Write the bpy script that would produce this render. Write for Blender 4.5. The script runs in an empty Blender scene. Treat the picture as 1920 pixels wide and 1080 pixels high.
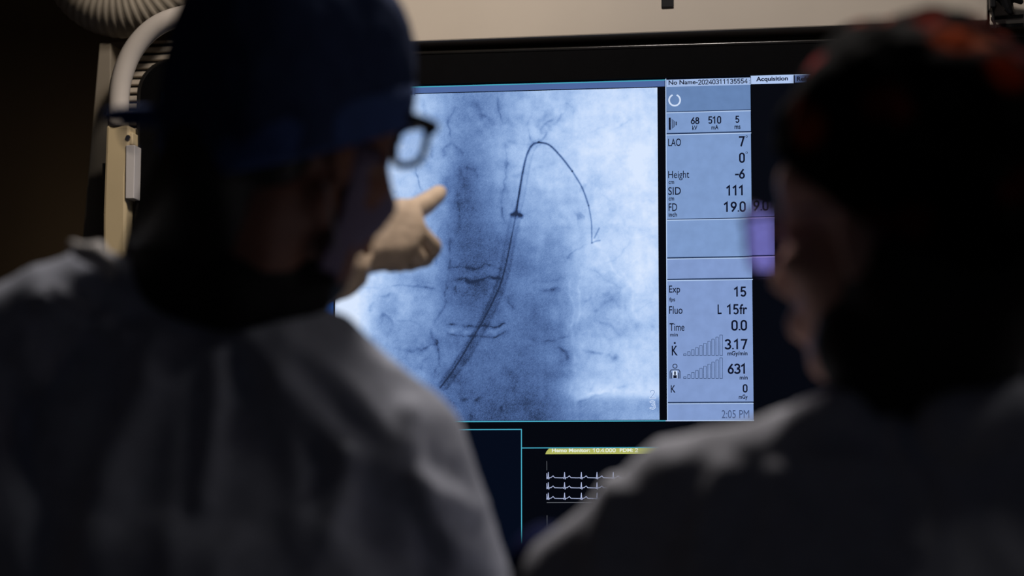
import bpy, bmesh, math, random
import numpy as np
from mathutils import Vector, Matrix, noise as mnoise

random.seed(7); rng = np.random.default_rng(7)
S = bpy.context.scene
COL = S.collection

# ------------------------------------------------------------------ camera, world, light
FPX = 4016.0                                  # focal length in pixels of the 1920 wide frame
PITCH = math.radians(5.5)
CAM = Vector((0, 0, 1.25))
FWD = Vector((0, math.cos(PITCH), math.sin(PITCH)))
UPV = Vector((0, -math.sin(PITCH), math.cos(PITCH)))
RGT = Vector((1, 0, 0))
cd = bpy.data.cameras.new('camera'); cam = bpy.data.objects.new('camera', cd); COL.objects.link(cam)
cam.location = CAM; cam.rotation_euler = (math.pi/2 + PITCH, 0, 0)
cd.sensor_width = 36; cd.lens = FPX/1920*36
cd.dof.use_dof = True; cd.dof.focus_distance = 3.0; cd.dof.aperture_fstop = 2.5
cd.clip_start = 0.05
S.camera = cam

w = bpy.data.worlds.new('room_dark'); S.world = w; w.use_nodes = True
bg = w.node_tree.nodes['Background']; bg.inputs[0].default_value = (0.55, 0.65, 1.0, 1); bg.inputs[1].default_value = 0.013

def lamp(name, kind, loc, target, power, color, size=0.3, spot=None, blend=0.5):
    l = bpy.data.lights.new(name, kind); o = bpy.data.objects.new(name, l); COL.objects.link(o)
    l.energy = power; l.color = color
    if kind == 'AREA': l.shape = 'DISK'; l.size = size
    else: l.shadow_soft_size = size
    if spot: l.spot_size = math.radians(spot); l.spot_blend = blend
    o.location = loc
    o.rotation_euler = (Vector(target)-Vector(loc)).to_track_quat('-Z', 'Y').to_euler()
    return o
lamp('ceiling_spot', 'SPOT', (0.05, 1.95, 2.80), (-0.52, 3.0, 1.70), 36.0, (1.0, 0.84, 0.68), 0.08, 60, 1.0)
lamp('ceiling_lamp', 'AREA', (0.09, 2.36, 2.66), (0.10, 1.95, 0.6), 13.0, (1.0, 0.91, 0.85), 0.30)
lamp('far_ceiling_lamp', 'AREA', (1.15, 1.42, 2.86), (0.0, 1.8, 1.2), 1.5, (1.0, 0.95, 0.93), 0.30)
S.view_settings.view_transform = 'Standard'; S.view_settings.look = 'None'
S.view_settings.exposure = 0.0; S.view_settings.gamma = 1.0; S.view_settings.use_curve_mapping = False

# ------------------------------------------------------------------ helpers
def pix(x, y, d):                             # world point at depth d behind a pixel of the photograph
    x, y, d = float(x), float(y), float(d)
    return CAM + d*(FWD + RGT*((x-960)/FPX) - UPV*((y-540)/FPX))

YAW = math.radians(8.3)
P0 = pix(1240, 470, 3.0)
DU = Vector((math.cos(YAW), -math.sin(YAW), 0)); DN = Vector((-math.sin(YAW), -math.cos(YAW), 0))
def D(x, y, off=0.0):                         # display-frame point (right, -towards viewer, up) in plane 'off' in front of the screen
    x, y, off = float(x), float(y), float(off)
    r = FWD + RGT*((x-960)/FPX) - UPV*((y-540)/FPX)
    q = P0 + DN*off
    p = CAM + r*((q-CAM).dot(DN)/r.dot(DN))
    v = p-P0
    return Vector((v.dot(DU), -off, v.z))

def lin(c):
    f = lambda v: v/12.92 if v <= 0.04045 else ((v+0.055)/1.055)**2.4
    return tuple(f(v/255) for v in c[:3])

def nodemat(name):
    m = bpy.data.materials.new(name); m.use_nodes = True
    return m, m.node_tree.nodes, m.node_tree.links, m.node_tree.nodes['Principled BSDF']
def mat(name, rgb, rough=0.6, var=0.12, scale=30, bump=0.0, metal=0.0, spec=0.5, sheen=0.0, detail=4):
    m, N, L, P = nodemat(name)
    tc = N.new('ShaderNodeTexCoord'); nz = N.new('ShaderNodeTexNoise'); nz.inputs['Scale'].default_value = scale
    nz.inputs['Detail'].default_value = detail
    L.new(tc.outputs['Object'], nz.inputs['Vector'])
    cr = N.new('ShaderNodeValToRGB')
    c = np.array(rgb)
    cr.color_ramp.elements[0].position = 0.3; cr.color_ramp.elements[1].position = 0.7
    cr.color_ramp.elements[0].color = (*(c*(1-var)), 1); cr.color_ramp.elements[1].color = (*np.minimum(c*(1+var), 1), 1)
    L.new(nz.outputs['Fac'], cr.inputs[0]); L.new(cr.outputs[0], P.inputs['Base Color'])
    P.inputs['Roughness'].default_value = rough; P.inputs['Metallic'].default_value = metal
    P.inputs['Specular IOR Level'].default_value = spec
    if sheen: P.inputs['Sheen Weight'].default_value = sheen
    if bump:
        b = N.new('ShaderNodeBump'); b.inputs['Strength'].default_value = bump; b.inputs['Distance'].default_value = 0.002
        L.new(nz.outputs['Fac'], b.inputs['Height']); L.new(b.outputs[0], P.inputs['Normal'])
    return m
def glow(name, srgb, light=False, k=1.0, grain=0.0):
    m, N, L, P = nodemat(name)
    c = lin(srgb)
    P.inputs['Base Color'].default_value = (0.0015, 0.0015, 0.002, 1); P.inputs['Roughness'].default_value = 0.45
    P.inputs['Specular IOR Level'].default_value = 0.04
    P.inputs['Emission Strength'].default_value = k
    if grain:
        tc = N.new('ShaderNodeTexCoord'); nz = N.new('ShaderNodeTexNoise'); nz.inputs['Scale'].default_value = 60
        L.new(tc.outputs['Object'], nz.inputs['Vector'])
        cr = N.new('ShaderNodeValToRGB'); cr.color_ramp.elements[0].position = 0.3; cr.color_ramp.elements[1].position = 0.7
        cr.color_ramp.elements[0].color = (*[v*(1-grain) for v in c], 1); cr.color_ramp.elements[1].color = (*[v*(1+grain) for v in c], 1)
        L.new(nz.outputs['Fac'], cr.inputs[0]); L.new(cr.outputs[0], P.inputs['Emission Color'])
    else:
        P.inputs['Emission Color'].default_value = (*c, 1)
    m.cycles.emission_sampling = 'AUTO' if light else 'NONE'
    return m

def link(name, me, m, parent=None):
    o = bpy.data.objects.new(name, me); COL.objects.link(o)
    if m is not None:
        for mm in (m if isinstance(m, (list, tuple)) else [m]): me.materials.append(mm)
    if parent is not None: o.parent = parent
    return o
def worldloc(o):
    p = Vector((0, 0, 0))
    while o is not None: p = p + o.location; o = o.parent
    return p
def bmobj(name, bm, m, parent=None, smooth=False, sub=None):
    """bm in world (or parent-local for the display) coordinates; sub = origin to subtract"""
    if sub is not None: bmesh.ops.translate(bm, verts=bm.verts, vec=-Vector(sub))
    me = bpy.data.meshes.new(name); bm.to_mesh(me); bm.free()
    if smooth: me.shade_smooth()
    return link(name, me, m, parent)
def tag(o, label=None, cat=None, group=None, kind=None):
    for k, v in (('label', label), ('category', cat), ('group', group), ('kind', kind)):
        if v: o[k] = v
    return o
def box(bm, lo, hi, bevel=0.0, seg=2):
    r = bmesh.ops.create_cube(bm, size=1)
    vs = r['verts']
    lo, hi = Vector(lo), Vector(hi)
    for v in vs: v.co = Vector([lo[i] + (v.co[i]+0.5)*(hi[i]-lo[i]) for i in range(3)])
    if bevel:
        es = list({e for v in vs for e in v.link_edges})
        bmesh.ops.bevel(bm, geom=es, offset=bevel, segments=seg, profile=0.5, affect='EDGES')
    return bm
def nbox(lo, hi, bevel=0.0, seg=2): return box(bmesh.new(), lo, hi, bevel, seg)
def prism(bm, pts, a, b, axis=1):
    """extrude polygon pts (in the two other axes) from a to b along axis"""
    def P(p, h): return Vector((p[0], h, p[1])) if axis == 1 else Vector((p[0], p[1], h))
    A = [bm.verts.new(P(p, a)) for p in pts]; B = [bm.verts.new(P(p, b)) for p in pts]
    n = len(pts); bm.faces.new(A); bm.faces.new(B[::-1])
    for i in range(n): bm.faces.new((A[i], B[i], B[(i+1) % n], A[(i+1) % n]))
    bmesh.ops.recalc_face_normals(bm, faces=bm.faces[:])
    return bm
def tube(bm, path, rad, seg=14, cap=True, flat=1.0):
    path = [Vector(p) for p in path]; n = len(path)
    rads = rad if isinstance(rad, (list, tuple)) else [rad]*n
    T = [(path[min(i+1, n-1)]-path[max(i-1, 0)]).normalized() for i in range(n)]
    ref = Vector((0, 0, 1)) if abs(T[0].z) < 0.9 else Vector((0, 1, 0))
    nv = (ref - T[0]*ref.dot(T[0])).normalized(); rings = []
    for i in range(n):
        nv = (nv - T[i]*nv.dot(T[i])).normalized(); bv = T[i].cross(nv)
        rings.append([bm.verts.new(path[i] + (nv*math.cos(2*math.pi*k/seg) + bv*math.sin(2*math.pi*k/seg)*flat)*rads[i]) for k in range(seg)])
    for i in range(n-1):
        for k in range(seg): bm.faces.new((rings[i][k], rings[i][(k+1) % seg], rings[i+1][(k+1) % seg], rings[i+1][k]))
    if cap: bm.faces.new(rings[0][::-1]); bm.faces.new(rings[-1])
    return bm
def spline(pts, n=8):
    P = [np.array(p, float) for p in pts]; P = [2*P[0]-P[1]] + P + [2*P[-1]-P[-2]]; out = []
    for i in range(1, len(P)-2):
        for k in range(n):
            t = k/n
            out.append(0.5*((2*P[i]) + (-P[i-1]+P[i+1])*t + (2*P[i-1]-5*P[i]+4*P[i+1]-P[i+2])*t*t + (-P[i-1]+3*P[i]-3*P[i+1]+P[i+2])*t**3))
    out.append(P[-2]); return out
def ell(bm, c, r, M=None, sub=3):
    R = bmesh.ops.create_icosphere(bm, subdivisions=sub, radius=1)
    for v in R['verts']:
        p = Vector((v.co.x*r[0], v.co.y*r[1], v.co.z*r[2])) + Vector(c)
        v.co = M @ p if M is not None else p
    return R['verts']
def hull(bm, balls, M=None):
    """convex hull of spheres (centre, radius or (rx, ry, rz))"""
    t = bmesh.new()
    for c, r in balls:
        ell(t, c, r if isinstance(r, (tuple, list)) else (r, r, r), M, 2)
    g = bmesh.ops.convex_hull(t, input=t.verts[:])
    bmesh.ops.delete(t, geom=[v for v in t.verts if not v.link_faces], context='VERTS')
    me = bpy.data.meshes.new('tmp'); t.to_mesh(me); t.free(); bm.from_mesh(me); bpy.data.meshes.remove(me)
def chain(bm, pts, M=None):
    for a, b in zip(pts, pts[1:]): hull(bm, [a, b], M)
def fuse(bm, voxel, smooth=4, fac=0.5):
    """one continuous surface from overlapping volumes"""
    me = bpy.data.meshes.new('fuse'); bm.to_mesh(me); bm.free()
    o = bpy.data.objects.new('fuse', me); COL.objects.link(o)
    r = o.modifiers.new('r', 'REMESH'); r.mode = 'VOXEL'; r.voxel_size = voxel; r.use_smooth_shade = True
    if smooth:
        s = o.modifiers.new('s', 'SMOOTH'); s.iterations = smooth; s.factor = fac
    dg = bpy.context.evaluated_depsgraph_get()
    out = bpy.data.meshes.new_from_object(o.evaluated_get(dg))
    bpy.data.objects.remove(o); bpy.data.meshes.remove(me)
    out.shade_smooth()
    return out
def coords(me):
    a = np.empty(len(me.vertices)*3); me.vertices.foreach_get('co', a); return a.reshape(-1, 3)
def normals(me):
    return np.array([v.normal[:] for v in me.vertices])
def setco(me, a): me.vertices.foreach_set('co', a.ravel()); me.update()
def shift(me, base): setco(me, coords(me)-np.array(base))

# ------------------------------------------------------------------ materials
M_wall = mat('brown wall paint', (0.13, 0.085, 0.042), 0.8, 0.08, 6)
M_floor = mat('grey vinyl floor', (0.10, 0.10, 0.11), 0.4, 0.15, 12)
M_ceil = mat('ceiling tile', (0.45, 0.44, 0.42), 0.9, 0.05, 40)
M_cream = mat('cream enamel', (0.53, 0.47, 0.395), 0.6, 0.03, 9, 0.02, spec=0.3)
M_cream2 = mat('yellowed cream plastic', (0.60, 0.49, 0.30), 0.5, 0.05, 14)
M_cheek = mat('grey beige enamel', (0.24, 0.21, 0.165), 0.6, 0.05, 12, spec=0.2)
M_tube = mat('off white handle enamel', (0.56, 0.52, 0.48), 0.32, 0.03, 20)
M_hose = mat('ribbed hose plastic', (0.36, 0.32, 0.26), 0.6, 0.15, 18, spec=0.3)
M_black = mat('black plastic', (0.008, 0.008, 0.009), 0.35, 0.2, 40)
M_bezel = mat('matt black bezel', (0.0025, 0.0025, 0.003), 0.6, 0.1, 60, spec=0.04)
M_dark = mat('dark trim and painted shade', (0.05, 0.038, 0.026), 0.7, 0.15, 20, spec=0.2)  # baseboards, and the shade under the hood put in as colour
M_plate = mat('white plastic plate', (0.62, 0.60, 0.60), 0.4, 0.03, 20)
M_steel = mat('steel screw', (0.5, 0.48, 0.45), 0.3, 0.05, 90, metal=1.0)
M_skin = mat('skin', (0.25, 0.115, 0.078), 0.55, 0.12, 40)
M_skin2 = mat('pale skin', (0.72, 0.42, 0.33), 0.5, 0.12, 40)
M_gown = mat('grey blue gown fabric', (0.49, 0.52, 0.61), 0.85, 0.10, 70, 0.25, spec=0.15)
M_gown2 = mat('grey blue gown cloth', (0.63, 0.65, 0.73), 0.85, 0.10, 70, 0.25, spec=0.15)
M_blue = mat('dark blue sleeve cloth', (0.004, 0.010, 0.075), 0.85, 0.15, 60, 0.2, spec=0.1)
M_cap = mat('navy cap cloth', (0.036, 0.055, 0.13), 0.9, 0.12, 60, 0.3, spec=0.1)
M_capb = mat('blue cap band cloth', (0.04, 0.085, 0.27), 0.85, 0.12, 60, 0.3)
M_hair = mat('black hair', (0.004, 0.0035, 0.003), 0.55, 0.3, 120)
M_collar = mat('black collar fabric', (0.004, 0.004, 0.005), 0.8, 0.2, 60)
M_mask = mat('lilac mask fabric', (0.17, 0.14, 0.22), 0.9, 0.06, 90)
M_loop = mat('white elastic', (0.22, 0.22, 0.25), 0.8, 0.05, 60)
M_glove = mat('cream latex', (0.74, 0.56, 0.40), 0.42, 0.06, 60, 0.05)
M_frame = mat('black acetate', (0.006, 0.006, 0.008), 0.25, 0.1, 40)
M_tie = mat('white cotton tie', (0.75, 0.72, 0.70), 0.85, 0.05, 50)
M_shoe = mat('dark clog rubber', (0.02, 0.02, 0.025), 0.6, 0.1, 40)
def glassmat(name, tint, ior, gl=0.06):
    m, N, L, P = nodemat(name)
    out = N['Material Output']; N.remove(P)
    tr = N.new('ShaderNodeBsdfTransparent'); tr.inputs[0].default_value = (*tint, 1)
    gs = N.new('ShaderNodeBsdfGlossy'); gs.inputs['Roughness'].default_value = 0.03
    mx = N.new('ShaderNodeMixShader'); mx.inputs[0].default_value = gl
    if ior:
        tr = N.new('ShaderNodeBsdfRefraction'); tr.inputs['Color'].default_value = (*tint, 1); tr.inputs['IOR'].default_value = ior; tr.inputs['Roughness'].default_value = 0.0
    L.new(tr.outputs[0], mx.inputs[1]); L.new(gs.outputs[0], mx.inputs[2]); L.new(mx.outputs[0], out.inputs[0])
    return m
M_lens = glassmat('clear lens', (0.95, 0.97, 1.0), None)
M_lens2 = glassmat('lilac coated lens', (0.84, 0.66, 0.86), 1.5, 0.02)

# ------------------------------------------------------------------ room
def struct(name, lo, hi, m):
    return tag(bmobj(name, nbox(lo, hi), m), kind='structure')
struct('floor', (-2.6, -1.2, -0.06), (2.6, 4.5, 0), M_floor)
struct('ceiling', (-2.6, -1.2, 2.9), (2.6, 4.5, 2.96), M_ceil)
struct('wall_back', (-2.6, 4.5, 0), (2.6, 4.58, 2.9), M_wall)
struct('wall_left', (-2.68, -1.2, 0), (-2.6, 4.5, 2.9), M_wall)
struct('wall_right', (2.6, -1.2, 0), (2.68, 4.5, 2.9), M_wall)
for nm, lo, hi in (('baseboard_back', (-2.6, 4.485, 0), (2.6, 4.5, 0.1)), ('baseboard_left', (-2.6, -1.2, 0), (-2.585, 4.485, 0.1)), ('baseboard_right', (2.585, -1.2, 0), (2.6, 4.485, 0.1))):
    tag(bmobj(nm, nbox(lo, hi, 0.003), M_dark), kind='structure')

# ------------------------------------------------------------------ large monitor
def empty(name, loc, rz=0):
    o = bpy.data.objects.new(name, None); COL.objects.link(o); o.location = loc; o.rotation_euler = (0, 0, rz); o.empty_display_size = 0.1
    return o
mon = tag(empty('large_monitor', P0, -YAW), 'large black-bezelled medical monitor showing the blue x-ray image and readouts', 'monitor')
mL = D(258, 300).x; mR = D(2030, 300).x; mT = D(780, 99).z; mB = mT - 0.80
sL = D(300, 300).x; sR = D(1992, 300).x; sT = D(1000, 155).z+0.001; sB = mB + 0.035

def rrect(x0, z0, x1, z1, r, n=8):
    pts = []
    for cx, cz, a0 in ((x1-r, z1-r, 0), (x0+r, z1-r, 90), (x0+r, z0+r, 180), (x1-r, z0+r, 270)):
        for k in range(n+1):
            a = math.radians(a0+90*k/n); pts.append((cx+r*math.cos(a), cz+r*math.sin(a)))
    return pts
def ring_frame(outer, inner_rect, y0, y1, bev=0.0):
    """frame: rounded outer outline, rectangular opening"""
    bm = bmesh.new(); n = len(outer)
    x0, z0, x1, z1 = inner_rect; q = n//4
    inner = []
    for p in outer:                       # map each outer point onto the nearest inner side/corner
        inner.append((min(max(p[0], x0), x1), min(max(p[1], z0), z1)))
    def V(pts, y): return [bm.verts.new((p[0], y, p[1])) for p in pts]
    o0, o1, i0, i1 = V(outer, y0), V(outer, y1), V(inner, y0), V(inner, y1)
    for i in range(n):
        j = (i+1) % n
        for a, b in ((o0, o1), (o1, i1), (i1, i0), (i0, o0)):
            try: bm.faces.new((a[i], a[j], b[j], b[i]))
            except ValueError: pass
    bmesh.ops.remove_doubles(bm, verts=bm.verts[:], dist=1e-6)
    bmesh.ops.recalc_face_normals(bm, faces=bm.faces[:])
    return bm
OUT = rrect(mL, mB, mR, mT, 0.05)
bmobj('bezel', ring_frame(OUT, (sL, sB, sR, sT), 0.012, -0.006), M_bezel, mon)
# raised glossy lip round the casing
lip = bmesh.new()
pth = [Vector((p[0], -0.004, p[1])) for p in rrect(mL+0.002, mB+0.002, mR-0.002, mT-0.002, 0.048)]; pth.append(pth[0])
tube(lip, pth, 0.0035, 8, cap=False)
bmobj('bezel_lip', lip, mat('glossy black lip', (0.012, 0.011, 0.010), 0.18, 0.1, 40), mon, smooth=True)
bmobj('back_case', prism(bmesh.new(), rrect(mL+0.006, mB+0.006, mR-0.006, mT-0.006, 0.045), 0.013, 0.05), M_black, mon)

M_scr = glow('screen black', (3, 5, 12))
screen = bmobj('screen', nbox((sL, 0.0, sB), (sR, 0.010, sT)), M_scr, mon)
screen['label'] = 'dark glossy screen'

def wrect(x0, y0, x1, y1):
    xc, yc = (x0+x1)/2, (y0+y1)/2
    return D(x0, yc).x, D(xc, y1).z, D(x1, yc).x, D(xc, y0).z
def flat(bm, x0, z0, x1, z1, off):
    vs = [bm.verts.new((a, -off, b)) for a, b in ((x0, z0), (x1, z0), (x1, z1), (x0, z1))]
    bm.faces.new(vs)
def prect(name, x0, y0, x1, y1, m, off=0.0004, parent=None):
    bm = bmesh.new(); flat(bm, *wrect(x0, y0, x1, y1), off); return bmobj(name, bm, m, parent or screen)
def pline(name, segs, wpx, m, off=0.0008):
    """thin strips along pixel polylines"""
    bm = bmesh.new(); wd = wpx*0.000745/2
    for pl in segs:
        P = [D(*p) for p in pl]
        for a, b in zip(P, P[1:]):
            d = Vector((b.x-a.x, 0, b.z-a.z))
            if d.length < 1e-7: continue
            d.normalize(); n = Vector((-d.z, 0, d.x))*wd; e = d*wd*0.8
            q = [a-e-n, b+e-n, b+e+n, a-e+n]
            bm.faces.new([bm.verts.new((p.x, -off, p.z)) for p in q])
    return bmobj(name, bm, m, screen)
def ptext(s, x0, y0, x1, y1, m, bold=0.0, name='readout_lettering', off=0.0009):
    cu = bpy.data.curves.new('t', 'FONT'); cu.body = s; cu.size = 1; cu.offset = bold; cu.resolution_u = 4
    o = bpy.data.objects.new('t', cu); COL.objects.link(o)
    dg = bpy.context.evaluated_depsgraph_get()
    me = bpy.data.meshes.new_from_object(o.evaluated_get(dg)); bpy.data.objects.remove(o); bpy.data.curves.remove(cu)
    a = coords(me); lo, hi = a.min(0), a.max(0)
    X0, Z0, X1, Z1 = wrect(x0, y0, x1, y1)
    b = np.empty_like(a)
    b[:, 0] = X0 + (a[:, 0]-lo[0])/(hi[0]-lo[0])*(X1-X0)
    b[:, 2] = Z0 + (a[:, 1]-lo[1])/(hi[1]-lo[1])*(Z1-Z0)
    b[:, 1] = -off
    setco(me, b); me.materials.clear()
    return link(name, me, m, screen)
def parc(name, cx, cy, r, wpx, m, a0=0, a1=360, off=0.0008):
    n = 40; pts = [(cx+r*math.cos(math.radians(a0+(a1-a0)*k/n)), cy-r*math.sin(math.radians(a0+(a1-a0)*k/n))) for k in range(n+1)]
    return pline(name, [pts], wpx, m, off)

def arcp(cx, cy, rx, ry, a0, a1, n=14): return [(cx+rx*math.cos(math.radians(a0+(a1-a0)*k/n)), cy+ry*math.sin(math.radians(a0+(a1-a0)*k/n))) for k in range(n+1)]
DIG = {'0': [arcp(.27, .72, .21, .24, 0, 180)+arcp(.27, .28, .21, .24, 180, 360)+[(.48, .72)]],
       '1': [[(.04, .76), (.27, .95), (.27, .04)]],
       '2': [arcp(.26, .70, .21, .25, 165, -30)+[(.06, .05), (.49, .05)]],
       '3': [arcp(.24, .73, .21, .22, 150, -90)+arcp(.24, .28, .24, .23, 90, -150)],
       '4': [[(.40, .03), (.40, .95), (.03, .28), (.52, .28)]],
       '5': [[(.46, .95), (.11, .95), (.08, .54)]+arcp(.25, .32, .22, .27, 125, -140)],
       '6': [[(.40, .95), (.17, .62)]+arcp(.27, .31, .21, .26, 150, 510)],
       '7': [[(.03, .94), (.49, .94), (.20, .03)]],
       '8': [arcp(.27, .73, .18, .21, 0, 360), arcp(.27, .28, .22, .24, 0, 360)],
       '9': [[(.14, .05), (.37, .38)]+arcp(.27, .69, .21, .26, -30, 330)],
       '.': [[(.09, .05), (.09, .07)]], '-': [[(.04, .44), (.32, .44)]], ':': [[(.1, .12), (.1, .14)], [(.1, .60), (.1, .62)]]}
ADV = {'.': .20, '-': .40, ':': .22}
def pdigits(s, x0, y0, x1, y1, m, wpx, off=0.0009):
    tot = sum(ADV.get(c, .62) for c in s)-.08; X0, Z0, X1, Z1 = wrect(x0, y0, x1, y1)
    bm = bmesh.new(); wd = wpx*0.000745/2; cur = 0.0
    for c in s:
        for pl_ in DIG[c]:
            P = [Vector((X0+(cur+p[0])/tot*(X1-X0), 0, Z0+p[1]*(Z1-Z0))) for p in pl_]; n = len(P); Lp, Rp = [], []
            for i, p in enumerate(P):
                d0 = (P[i]-P[i-1]).normalized() if i else (P[1]-P[0]).normalized(); d1 = (P[i+1]-P[i]).normalized() if i < n-1 else d0
                t = (d0+d1).normalized() if (d0+d1).length > .1 else d0
                nn = Vector((-t.z, 0, t.x))*min(wd/max(t.dot(d0), .45), wd*2.0); e = t*(wd*.6 if i == n-1 else -wd*.6 if i == 0 else 0)
                Lp.append(bm.verts.new((p.x+nn.x+e.x, -off, p.z+nn.z+e.z))); Rp.append(bm.verts.new((p.x-nn.x+e.x, -off, p.z-nn.z+e.z)))
            for i in range(n-1): bm.faces.new((Lp[i], Lp[i+1], Rp[i+1], Rp[i]))
        cur += ADV.get(c, .62)
    return bmobj('readout_digits', bm, m, screen)
G_cyan = glow('cyan border glow', (70, 165, 190)); G_title = glow('slate title bar glow', (78, 103, 158), True)
G_head = glow('pale header glow', (160, 184, 226), True); G_tab = glow('pale tab glow', (176, 198, 238), True)
G_sec1 = glow('panel blue glow', (101, 131, 178), True, grain=0.05); G_sec2 = glow('panel pale blue glow', (124, 153, 201), True, grain=0.05)
G_sec3 = glow('panel lilac blue glow', (128, 153, 203), True, grain=0.05)
G_ink = glow('readout ink', (14, 20, 40)); G_ink2 = glow('clock ink', (70, 86, 122)); G_white = glow('white icon glow', (205, 220, 245))
G_lite = glow('bevel light glow', (176, 200, 236)); G_shade = glow('bevel dark line', (40, 58, 92))
G_gap = glow('panel gap black', (4, 7, 16)); G_yel = glow('yellow tab glow', (176, 180, 96)); G_trace = glow('ecg trace glow', (170, 180, 215))
G_grey = glow('grey axis glow', (95, 98, 105)); G_out = glow('outline digit glow', (205, 222, 250)); G_pane = glow('dark navy pane', (3, 9, 24))
G_side = glow('neighbour image glow', (38, 78, 148), True); G_reft = glow('reference tab glow', (92, 112, 160))

# --- x-ray picture: brightness painted as the displayed image on a fine grid
gx0, gz0, gx1, gz1 = D(629, 500).x, D(1050, 788).z, D(1234.6, 480).x, D(1000, 170.5).z
NX, NY = 490, 500
gs = np.linspace(gx0, gx1, NX+1); gt = np.linspace(gz0, gz1, NY+1)
SS, TT = np.meshgrid(gs, gt)
rel = np.array(P0-CAM)[None, None] + SS[..., None]*np.array(DU) + TT[..., None]*np.array((0, 0, 1)) + 0.0004*np.array(DN)
dep = rel@np.array(FWD); X = 960+FPX*(rel@np.array(RGT))/dep; Y = 540-FPX*(rel@np.array(UPV))/dep
def vnoise(cell, ax=1.0, ay=1.0):
    gx = X/(cell*ax); gy = Y/(cell*ay); nx, ny = int(gx.max())+3, int(gy.max())+3
    g = rng.standard_normal((ny, nx)); ix, iy = np.floor(gx).astype(int), np.floor(gy).astype(int)
    fx, fy = gx-ix, gy-iy; fx = fx*fx*(3-2*fx); fy = fy*fy*(3-2*fy)
    return (g[iy, ix]*(1-fx)+g[iy, ix+1]*fx)*(1-fy)+(g[iy+1, ix]*(1-fx)+g[iy+1, ix+1]*fx)*fy
def sg(v, c, s): return 1/(1+np.exp(-np.clip((v-c)/s, -40, 40)))
def gauss(cx, cy, rx, ry): return np.exp(-((X-cx)/rx)**2-((Y-cy)/ry)**2)
def seg_dist(pts):
    d = np.full(X.shape, 1e9); par = np.zeros(X.shape); L = 0; acc = []
    for a, b in zip(pts, pts[1:]): acc.append(math.hypot(b[0]-a[0], b[1]-a[1]))
    tot = sum(acc)
    for (a, b), l in zip(zip(pts, pts[1:]), acc):
        dx, dy = b[0]-a[0], b[1]-a[1]
        t = np.clip(((X-a[0])*dx+(Y-a[1])*dy)/(dx*dx+dy*dy+1e-9), 0, 1)
        q = np.hypot(X-a[0]-t*dx, Y-a[1]-t*dy); m = q < d
        d = np.where(m, q, d); par = np.where(m, (L+t*l)/tot, par); L += l
    return d, par
def stroke(pts, wpx, amp, fade=True, smooth=True):
    d, par = seg_dist([tuple(p) for p in (spline(pts, 5) if smooth and len(pts) > 2 else pts)])
    k = np.exp(-(d/wpx)**2)*amp
    if fade: k = k*np.clip(par/0.15, 0, 1)*np.clip((1-par)/0.15, 0, 1)
    return k
B = np.full(X.shape, 0.70)
# broad densities
B += 0.16*sg(X, 1065, 30)*(1-0.5*sg(Y, 470, 60)) - 0.02
B -= 0.26*gauss(875, 330, 62, 330)                    # spine, upper
B -= 0.10*gauss(930, 215, 60, 50)
B -= 0.12*gauss(868, 330, 30, 60)
B -= 0.22*gauss(905, 470, 75, 130)
B -= 0.41*sg(Y, 520, 85)*sg(X, 795, 28)*(1-sg(X, 1072, 9+0.02*np.maximum(Y-500, 0)))
B -= 0.12*gauss(930, 780, 110, 90) 
B -= 0.10*gauss(1010, 480, 60, 70)
B -= 0.13*sg(Y, 455, 40)*(1-sg(X, 1120, 40))*sg(X, 960, 30)
B -= 0.10*gauss(1140, 610, 75, 90)*sg(X, 1072, 8)
B -= 0.14*gauss(740, 620, 55, 60); B -= 0.10*gauss(715, 600, 22, 40); B -= 0.12*gauss(770, 680, 60, 50)
B += 0.38*gauss(648, 580, 46, 55); B += 0.10*gauss(700, 530, 40, 30); B -= 0.10*gauss(760, 520, 50, 18)
B += 0.10*gauss(770, 250, 45, 90); B += 0.06*gauss(735, 350, 60, 60)
B += 0.10*gauss(1190, 250, 80, 90); B += 0.06*gauss(1210, 420, 40, 120); B += 0.06*gauss(1060, 330, 60, 60)
B += 0.10*gauss(1200, 560, 40, 120); B += 0.14*gauss(1150, 730, 90, 18)
arc = 741+((X-1165)/75.)**2*4.0
B -= 0.24*sg(Y, arc+4, 3.0)*sg(X, 1078, 6)
B -= 0.06*sg(-Y, -186, 6)                             # darker band along the top
B += (0.45+0.75*np.clip(B, 0, .75))*(0.035*vnoise(60)+0.034*vnoise(28)+0.028*vnoise(13)+0.016*vnoise(6)+0.012*vnoise(3) + 0.014*vnoise(30, 2.2, 0.35) + 0.012*vnoise(24, 0.3, 2.5))
X0_, Y0_ = X, Y; wx, wy = 4.0*vnoise(34)+1.6*vnoise(9), 4.0*vnoise(34)+1.6*vnoise(9); lmod = np.clip(0.62+0.38*vnoise(16)+0.2*vnoise(7), 0.05, 1.3)
X, Y = X+wx, Y+wy
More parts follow.
